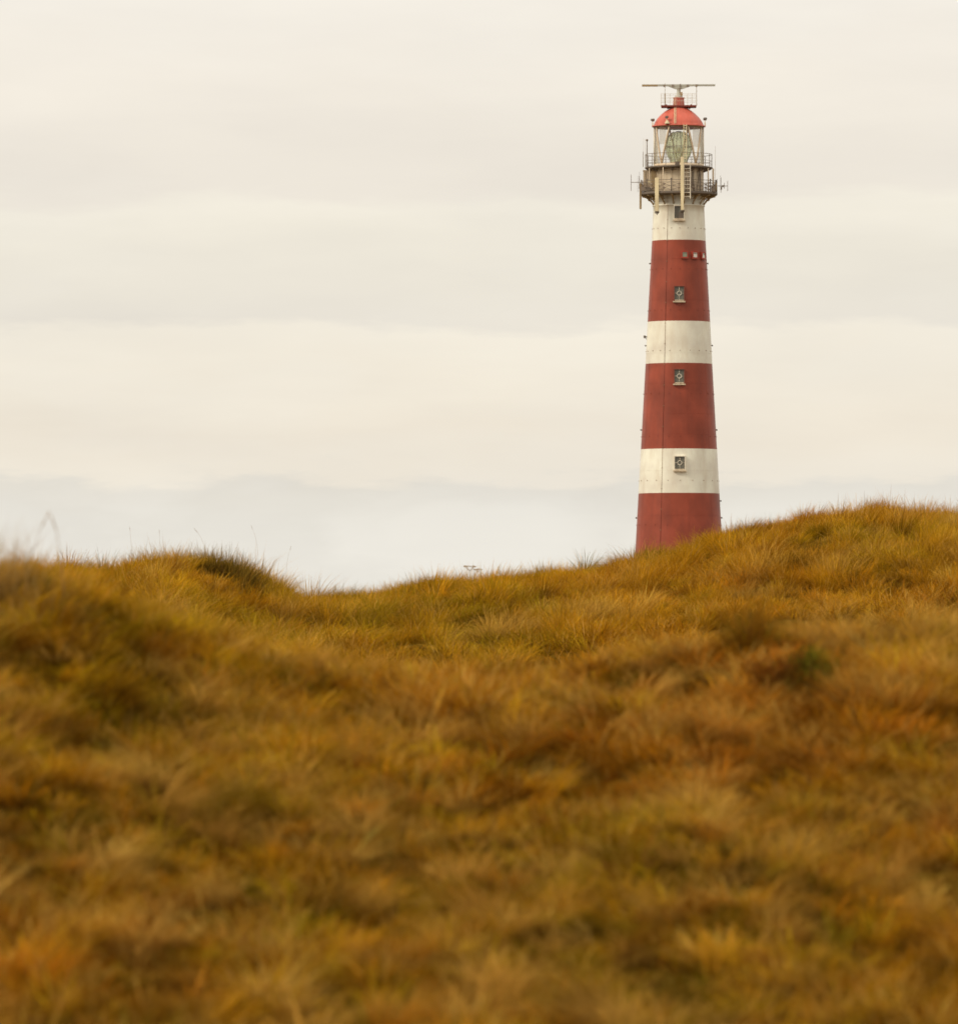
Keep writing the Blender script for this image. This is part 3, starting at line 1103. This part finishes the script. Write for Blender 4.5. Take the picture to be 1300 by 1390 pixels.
prof = [(36.6 * S, Z(171.9)), (36.6 * S, Z(170.6))] + [(r_ * S, Z(w_)) for w_, r_ in DOME]
mb.lathe(prof, 72)
mb.lathe([(33.6 * S, Z(173.6)), (34.1 * S, Z(173.2)), (34.1 * S, Z(172.0)), (30 * S, Z(172.0))], 72, mi=1)
for k in range(16):
    an = 22.5 * k + 6
    line = []
    for rw in np.linspace(170.2, 144.5, 12):
        line.append(pol(dome_r(rw) + .05, an, rw))
    mb.tube(line, 0.02, 4)
dome = mb.build('dome', [M['dome'], M['tan']], lh)
mb = MB()
mb.lathe([(8.0 * S, Z(144.6)), (7.8 * S, Z(142)), (7.2 * S, Z(133.4)), (7.9 * S, Z(133.2)), (7.9 * S, Z(132.2)), (0.05, Z(132.1))], 24, smooth=False)
for an in (-60, -8, 10, 60, 120, 180, 240):
    mb.tube([pol(8.2, an, 144), pol(7.5, an, 133)], .04, 5, mi=1)
mb.build('finial', [M['pinkred'], M['dome']], dome)
mb = MB()
def dome_pt(x_, rw):
    rr = dome_r(rw) + 1.1
    return P(x_, -math.sqrt(max(1, rr * rr - x_ * x_)), rw)


for dx in (-0.95, 0.95):
    mb.tube([dome_pt(-4.9 + dx, rw) for rw in np.linspace(169.8, 144, 12)] + [P(-6.0 + dx, -9, 133)], 0.028, 5)
for rw in np.linspace(169, 145, 16):
    a_, b_ = dome_pt(-5.85, rw), dome_pt(-3.95, rw)
    mb.tube([a_, b_], 0.018, 4)
mb.build('ladder', M['cream'], dome)
for an, h_ in ((-80, 163.0), (-27.5, 161.3), (82, 161.6), (150, 162), (-150, 162)):
    mb = MB()
    b_ = Vector(pol(36.0, an, 171)); t_ = Vector(pol(36.0, an, h_))
    mb.tube([b_, t_], 0.035, 5, mi=1)
    mb.box(t_, (.26, .30, .2), Matrix.Rotation(math.radians(an + 25), 3, 'Z') @ Matrix.Rotation(.4, 3, 'Y'))
    mb.ball(t_ + Vector((.1, 0, .05)), .12, seg=8, rings=5)
    mb.box(b_ + Vector((0, 0, .18)), (.12, .12, .34), mi=1)
    mb.build('floodlight', [M['dark'], M['cream']], dome)
mb = MB()
c = pol(37, -25, 167.3)
mb.lathe([(.05, Z(165.2)), (.14, Z(166.2)), (.26, Z(169.4)), (.28, Z(170.0)), (.02, Z(170.1))], 12, c=(c[0], c[1]))
mb.build('lamp_shade', M['cream'], dome)

# --- radar platform, pedestal and scanner
mb = MB()
mb.box(P(0, 0, 143.9), (48 * S, 26 * S, 0.10))
for sy in (-1, 1):
    mb.box(P(0, sy * 12, 144.7), (47 * S, .1, .12))
for sx in (-17, 17):
    mb.box(P(sx, 0, 142.7), (2.6 * S, 8 * S, 0.18))
for sx in (-1, 1):
    mb.box(P(sx * 12, 0, 145.4), (8 * S, 6 * S, .14), Matrix.Rotation(sx * .35, 3, 'Y'))
plat = mb.build('radar_platform', M['joint'], lh)
mb = MB()
for sx in (-24, -18, -12, 12, 18, 24):
    for sy in (-12.6, 12.6):
        mb.tube([P(sx, sy, 143.5), P(sx, sy, 127.6)], 0.02, 4)
for rw in (127.7, 132.5, 137.5):
    q_ = [(-24, -12.6), (24, -12.6), (24, 12.6), (-24, 12.6), (-24, -12.6)]
    for i in range(4):
        mb.tube([P(*q_[i], rw), P(*q_[i + 1], rw)], 0.016, 4)
mb.build('railing', M['pale'], plat)
mb = MB(); mb.tube([P(-18.6, -9, 143.5), P(-18.6, -9, 128)], [.05, .05], 6); mb.box(P(-18.6, -9, 131.5), (.11, .11, .68)); mb.tube([P(-18.6, -9, 128), P(-18.6, -9, 113)], .022, 4)
mb.build('mast', M['tan'], plat)
mb = MB(); mb.tube([P(24.2, -9, 143.5), P(24.2, -9, 114.5)], [.04, .024], 5)
mb.build('mast', M['tan'], plat)
mb = MB()
mb.lathe([(5.2 * S, Z(132.2)), (5.2 * S, Z(130.6)), (4.2 * S, Z(128.8)), (2.7 * S, Z(127.6)), (2.5 * S, Z(120.5)), (3.4 * S, Z(119.0))], 20)
mb.box(P(3.6, -2, 127.2), (.26, .26, .36), mi=1)
rad = mb.build('radar', [M['grey'], M['tan']], lh)
mb = MB()
# scanner bar: long slotted beam, tan at its left end
mb.box(P(-39.2, 0, 115.6), (21.4 * S, .34, 2.6 * S), mi=1)
mb.box(P(10.6, 0, 115.4), (78 * S, .34, 2.4 * S))
for x_ in (-19.5, -8.2, 12, 24.0):
    mb.box(P(x_, 0, 115.9), (2.6 * S, .42, 3.3 * S), mi=2)
vs = [P(-15, -2, 116.6), P(16, -2, 116.6), P(4.6, -2, 120.6), P(-4.2, -2, 120.6)]
vs += [(v[0], -v[1], v[2]) for v in vs]
mb.add(vs, [(0, 1, 2, 3), (7, 6, 5, 4), (0, 4, 5, 1), (1, 5, 6, 2), (2, 6, 7, 3), (3, 7, 4, 0)])
mb.tube([P(2, -2.6, 130), P(2, -2.6, 113.5)], .05, 5, mi=2)
mb.build('scanner_bar', [M['grey'], M['tan'], M['rail']], rad)


# --- aerials and clutter on the galleries
def panel_antenna(x, y, r_t, r_b, w, mat, cables=False):
    mb = MB()
    wz = w * S
    mb.box(P(x, y, (r_b + r_t) / 2), (wz * .86, wz * .6, Z(r_t) - Z(r_b)))
    mb.box(P(x, y - .05, (r_b + r_t) / 2), (wz * .62, wz * .6, Z(r_t) - Z(r_b) + .04))
    for sx in (-1, 1):
        mb.tube([P(x + sx * w * .42, y, r_b), P(x + sx * w * .42, y, r_t)], wz * .09, 8)
    mb.tube([P(x + .4, y + w * .8, r_b - 3), P(x + .4, y + w * .8, r_t + 4)], .05, 6, mi=1)
    mb.box(P(x, y + w * .5, (r_t * .75 + r_b * .25)), (.14, w * S, .10), mi=1)
    mb.box(P(x, y + w * .5, (r_t * .3 + r_b * .7)), (.14, w * S, .10), mi=1)
    if cables:
        for dx in (-1.6, 0.3, 1.8):
            mb.tube([P(x + dx, y, r_b - .3), P(x + dx * 1.3, y + .5, r_b + 2.2), P(x + dx * .6, y + 3, r_b + 5 - abs(dx))], .045, 5, mi=2)
            mb.ball(P(x + dx, y, r_b + 1.2), .10, seg=8, rings=5, mi=2)
    mb.build('panel_antenna', [mat, M['pale'], M['dark']], lh)


panel_antenna(-29.5, -46.0, 244.0, 289.0, 5.2, M['cream'], True)
panel_antenna(4.8, -55.0, 216.5, 288.0, 4.4, M['cream'], True)
panel_antenna(-51.8, -12.0, 249.0, 284.0, 2.9, M['tan'])
panel_antenna(46.6, -14.0, 229.5, 254.0, 2.4, M['bar'])
for pa, pb in ((P(4.8, -55, 262.8), P(4.8, -50, 262.8)), (P(4.8, -55, 229), P(4.8, -45, 228)), (P(-29.5, -46, 263), P(-27.5, -42, 263))):
    mb = MB(); mb.tube([pa, pb], .08, 6)
    mb.build('antenna_bracket', M['rail'], lh)


def ladder(x0, x1, y, r_t, r_b, n, mat, rr=.05):
    mb = MB()
    for x_ in (x0, x1):
        mb.tube([P(x_, y, r_t), P(x_, y, r_b)], rr, 5)
    for i in range(n):
        rw = r_t + (r_b - r_t) * (i + .5) / n
        mb.tube([P(x0, y, rw), P(x1, y, rw)], rr * .7, 5)
    mb.build('ladder', mat, lh)


ladder(6.9, 15.6, -53.6, 224.0, 272.5, 9, M['pale'])
ladder(6.8, 10.6, -36.2, 171.0, 219.0, 14, M['cream'], .04)


def aerial(x, y, r_b, r_t, rr, mat='rail', cap=False):
    mb = MB()
    mb.tube([P(x, y, r_b), P(x, y, r_t)], [rr, rr * .7], 5)
    if cap: mb.ball(P(x, y, r_t), rr * 2.0, seg=8, rings=5)
    mb.build('whip_aerial', M[mat], lh)


aerial(-43.0, -14, 227, 190.8, .062, 'rail', True)
aerial(-45.5, 4, 227, 188, .018, 'pale')
aerial(-48.4, -10, 227, 206, .03)
aerial(-53.2, -6, 260, 233, .018)
aerial(-55.6, -2, 260, 238, .018)
aerial(-48, 10, 260, 186, .014, 'pale')
aerial(49.6, -6, 262, 199, .022, 'pale')
aerial(52.0, -4, 262, 243, .03)
aerial(56.8, -4, 258, 238, .02)


def yagi(x0, x1, y, row, els, rr=.035):
    mb = MB()
    mb.tube([P(x0, y, row), P(x1, y, row)], rr, 5)
    for x_, t_, b_ in els:
        mb.tube([P(x_, y, t_), P(x_, y, b_)], rr * .8, 5)
    mb.build('yagi_aerial', M['rail'], lh)


yagi(-64.6, -40.5, -20, 248.4, ((-64.6, 238, 260), (-53.5, 240, 257), (-41, 233, 259)))
yagi(53.0, 66.6, -12, 253.0, ((57.2, 242, 262), (61.8, 249, 256.5), (66.3, 246, 260)))
mb = MB(); mb.box(P(-40.5, -20.6, 248.6), (.22, .22, .28)); mb.tube([P(-40.5, -20, 249), P(-40.8, -19, 262)], .05, 6)
mb.build('aerial_clamp', M['cream'], lh)
mb = MB(); mb.box(P(60.0, -12.0, 253.2), (.2, .2, .2)); mb.box(P(57.6, -12, 256), (.16, .16, .3))
mb.build('aerial_clamp', M['rail'], lh)
# cabinets and boxes on the left of the lower gallery
mb = MB(); mb.box(P(-41.5, 6, 244), (13.5 * S, 8 * S, 25 * S)); mb.box(P(-41.5, 6, 231), (14.5 * S, 9 * S, .12))
for x_ in (-46, -41.5, -37):
    mb.box(P(x_, 1.6, 244), (.06, .1, 24 * S))
mb.build('equipment_cabinet', M['drum'], lh)
mb = MB(); mb.box(P(-34.0, -10, 246), (7 * S, 8 * S, 30 * S)); mb.build('equipment_cabinet', M['tan'], lh)
for (x_, y_, rw, sx, sy, sz, mt) in ((-47.5, -21, 257.5, 8, 5, 7, 'rail'), (-40, -27, 258.5, 8, 5, 6, 'dark'), (-50, -10, 255, 4, 4, 10, 'rail'),
                                     (47, -22, 258, 6, 5, 8, 'rail'), (50.5, -9, 254, 3, 3, 12, 'tan'), (-2.0, -47.0, 225.3, 6, 4, 6.5, 'dark'), (15.5, -50, 251, 5, 4, 12, 'rail')):
    mb = MB(); mb.box(P(x_, y_, rw), (sx * S, sy * S, sz * S))
    mb.box(P(x_, y_ - sy * .5 - .2, rw), (sx * S * .7, .06, sz * S * .7))
    mb.build('junction_box', M[mt], lh)
mb = MB()
rr_ = random.Random(3)
for k in range(9):
    an = rr_.uniform(-75, -35); an2 = an + rr_.uniform(-10, 10)
    mb.tube([pol(50, an, 262), pol(49 + rr_.uniform(0, 3), (an + an2) / 2, rr_.uniform(252, 258)), pol(50.5, an2, rr_.uniform(256, 262))], .035, 5)
for k in range(8):
    an = rr_.uniform(-20, 60)
    mb.tube([pol(34, an, 232), pol(34.3, an + rr_.uniform(-3, 3), 246), pol(34, an + rr_.uniform(-4, 4), 261)], .035, 5)
mb.build('cables', M['dark'], lh)

# ------------------------------------------------------------------ world, sun, camera
SUN_AZ = math.radians(-62)      # left of the view, a little in front of square
SUN_EL = math.radians(34)
w = bpy.data.worlds.new('World')
scene.world = w
w.use_nodes = True
nt = w.node_tree
for n in list(nt.nodes):
    nt.nodes.remove(n)
L = nt.links.new
out = N(nt, 'ShaderNodeOutputWorld')
bg = N(nt, 'ShaderNodeBackground')
bg.inputs['Strength'].default_value = 0.1
L(bg.outputs[0], out.inputs[0])
sky = N(nt, 'ShaderNodeTexSky')
sky.sky_type = 'NISHITA'
sky.sun_disc = False
sky.sun_elevation = SUN_EL
sky.sun_rotation = SUN_AZ
sky.dust_density = 3.0
tc = N(nt, 'ShaderNodeTexCoord')
sep = N(nt, 'ShaderNodeSeparateXYZ')
L(tc.outputs['Generated'], sep.inputs[0])
mp = N(nt, 'ShaderNodeMapping')
mp.inputs['Scale'].default_value = (26, 26, 120)
mp.inputs['Location'].default_value = (3.1, 0.7, 1.3)
L(tc.outputs['Generated'], mp.inputs['Vector'])
nz = N(nt, 'ShaderNodeTexNoise')
nz.inputs['Scale'].default_value = 1.0
nz.inputs['Detail'].default_value = 6
nz.inputs['Roughness'].default_value = 0.60
L(mp.outputs[0], nz.inputs['Vector'])
# cloud decks by elevation, their edges warped by the noise
sub = N(nt, 'ShaderNodeMath', operation='SUBTRACT'); sub.inputs[1].default_value = 0.5
L(nz.outputs['Fac'], sub.inputs[0])
mul = N(nt, 'ShaderNodeMath', operation='MULTIPLY'); mul.inputs[1].default_value = 0.014
L(sub.outputs[0], mul.inputs[0])
add = N(nt, 'ShaderNodeMath', operation='ADD')
L(sep.outputs['Z'], add.inputs[0]); L(mul.outputs[0], add.inputs[1])
mr = N(nt, 'ShaderNodeMapRange')
mr.inputs['From Min'].default_value = 0.0
mr.inputs['From Max'].default_value = 0.12
L(add.outputs[0], mr.inputs['Value'])


def E(row):
    return (HORIZON - row) / FPX / 0.12


def lin(r, g, b):
    return tuple(10 * k * ((c / 255 + 0.055) / 1.055) ** 2.4 for c, k in zip((r, g, b), (1.014, 1.010, 1.006)))


decks = ramp(nt, [(0.0, lin(234, 231, 221)), (E(770), lin(236, 232, 222)), (E(700), lin(230, 226, 216)), (E(655), lin(227, 222, 211)),
                  (E(640), lin(239, 231, 216)), (E(590), lin(238, 229, 213)), (E(520), lin(243, 235, 219)), (E(455), lin(244, 237, 222)),
                  (E(437), lin(234, 228, 216)), (E(390), lin(235, 229, 216)), (E(320), lin(239, 233, 219)), (E(280), lin(243, 237, 223)),
                  (E(255), lin(238, 231, 219)), (E(180), lin(239, 232, 220)), (E(100), lin(243, 236, 224)), (E(0), lin(246, 240, 229)),
                  (1.0, lin(246, 240, 228))])
L(mr.outputs[0], decks.inputs['Fac'])
# soft streaks
nz2 = N(nt, 'ShaderNodeTexNoise')
nz2.inputs['Scale'].default_value = 0.8
nz2.inputs['Detail'].default_value = 5
L(mp.outputs[0], nz2.inputs['Vector'])
st = ramp(nt, [(0.3, (0.95, 0.95, 0.955)), (0.7, (1.035, 1.035, 1.03))])
L(nz2.outputs['Fac'], st.inputs['Fac'])
mm = N(nt, 'ShaderNodeMix', data_type='RGBA', blend_type='MULTIPLY')
mm.inputs['Factor'].default_value = 0.8
L(decks.outputs[0], mm.inputs['A']); L(st.outputs[0], mm.inputs['B'])
# thin share of the clear sky shining through
mx = N(nt, 'ShaderNodeMix', data_type='RGBA')
mx.inputs['Factor'].default_value = 0.02
# small bright cumulus heads low above the horizon
mp3 = N(nt, 'ShaderNodeMapping')
mp3.inputs['Scale'].default_value = (26, 26, 70)
mp3.inputs['Location'].default_value = (0.35, 0.2, 0.45)
L(tc.outputs['Generated'], mp3.inputs['Vector'])
nz3 = N(nt, 'ShaderNodeTexNoise')
nz3.inputs['Scale'].default_value = 1.0
nz3.inputs['Detail'].default_value = 7
L(mp3.outputs[0], nz3.inputs['Vector'])
r3 = ramp(nt, [(0.50, (0, 0, 0)), (0.60, (1, 1, 1))])
L(nz3.outputs['Fac'], r3.inputs['Fac'])
low = N(nt, 'ShaderNodeMapRange')
low.inputs['From Min'].default_value = 0.004
low.inputs['From Max'].default_value = 0.024
low.inputs['To Min'].default_value = 0.85
low.inputs['To Max'].default_value = 0.10
L(sep.outputs['Z'], low.inputs['Value'])
cm0 = N(nt, 'ShaderNodeMath', operation='MULTIPLY')
L(r3.outputs[0], cm0.inputs[0]); L(low.outputs[0], cm0.inputs[1])
# one larger cumulus bank in the direction of the saddle
bm = N(nt, 'ShaderNodeMapping')
bm.inputs['Location'].default_value = (-0.0015 / 0.017, 0, -0.0125 / 0.0062)
bm.inputs['Scale'].default_value = (1 / 0.017, 0, 1 / 0.0062)
L(tc.outputs['Generated'], bm.inputs['Vector'])
ln_ = N(nt, 'ShaderNodeVectorMath', operation='LENGTH')
L(bm.outputs[0], ln_.inputs[0])
wob = N(nt, 'ShaderNodeMath', operation='MULTIPLY_ADD')
wob.inputs[1].default_value = -2.4
L(nz3.outputs['Fac'], wob.inputs[0]); L(ln_.outputs['Value'], wob.inputs[2])
bk = N(nt, 'ShaderNodeMapRange')
bk.interpolation_type = 'SMOOTHSTEP'
bk.inputs['From Min'].default_value = -0.75
bk.inputs['From Max'].default_value = 0.10
bk.inputs['To Min'].default_value = 0.55
bk.inputs['To Max'].default_value = 0.0
L(wob.outputs[0], bk.inputs['Value'])
cm = N(nt, 'ShaderNodeMath', operation='MAXIMUM')
L(cm0.outputs[0], cm.inputs[0]); L(bk.outputs[0], cm.inputs[1])
cu = N(nt, 'ShaderNodeMix', data_type='RGBA')
L(cm.outputs[0], cu.inputs['Factor'])
L(mm.outputs['Result'], cu.inputs['A'])
cu.inputs['B'].default_value = (*lin(243, 239, 229), 1)
L(cu.outputs['Result'], mx.inputs['A']); L(sky.outputs[0], mx.inputs['B'])
L(mx.outputs['Result'], bg.inputs['Color'])

sl = bpy.data.lights.new('sun', 'SUN')
sl.energy = 1.7
sl.angle = math.radians(14)
sl.color = (1.0, 0.90, 0.74)
so = bpy.data.objects.new('sun', sl)
COL.objects.link(so)
to_sun = Vector((math.sin(SUN_AZ) * math.cos(SUN_EL), math.cos(SUN_AZ) * math.cos(SUN_EL) * -1, math.sin(SUN_EL)))
so.rotation_euler = to_sun.to_track_quat('Z', 'Y').to_euler()
so.location = (-40, 0, 60)
sky.sun_rotation = math.atan2(to_sun.x, to_sun.y)

cam = bpy.data.cameras.new('camera')
co_ = bpy.data.objects.new('camera', cam)
COL.objects.link(co_)
co_.location = (0, 0, CAMZ)
co_.rotation_euler = (PI / 2 + PITCH, 0, 0)
cam.sensor_fit = 'HORIZONTAL'
cam.sensor_width = 36
cam.lens = FPX * 36 / 1300
cam.clip_start = 0.5
cam.clip_end = 9000
cam.dof.use_dof = True
cam.dof.focus_distance = 300
cam.dof.aperture_fstop = 4.0
scene.camera = co_

scene.view_settings.view_transform = 'Standard'
scene.view_settings.look = 'None'
scene.view_settings.exposure = 0
scene.render.film_transparent = False
scene.cycles.max_bounces = 6
scene.cycles.transparent_max_bounces = 12
scene.cycles.use_denoising = True
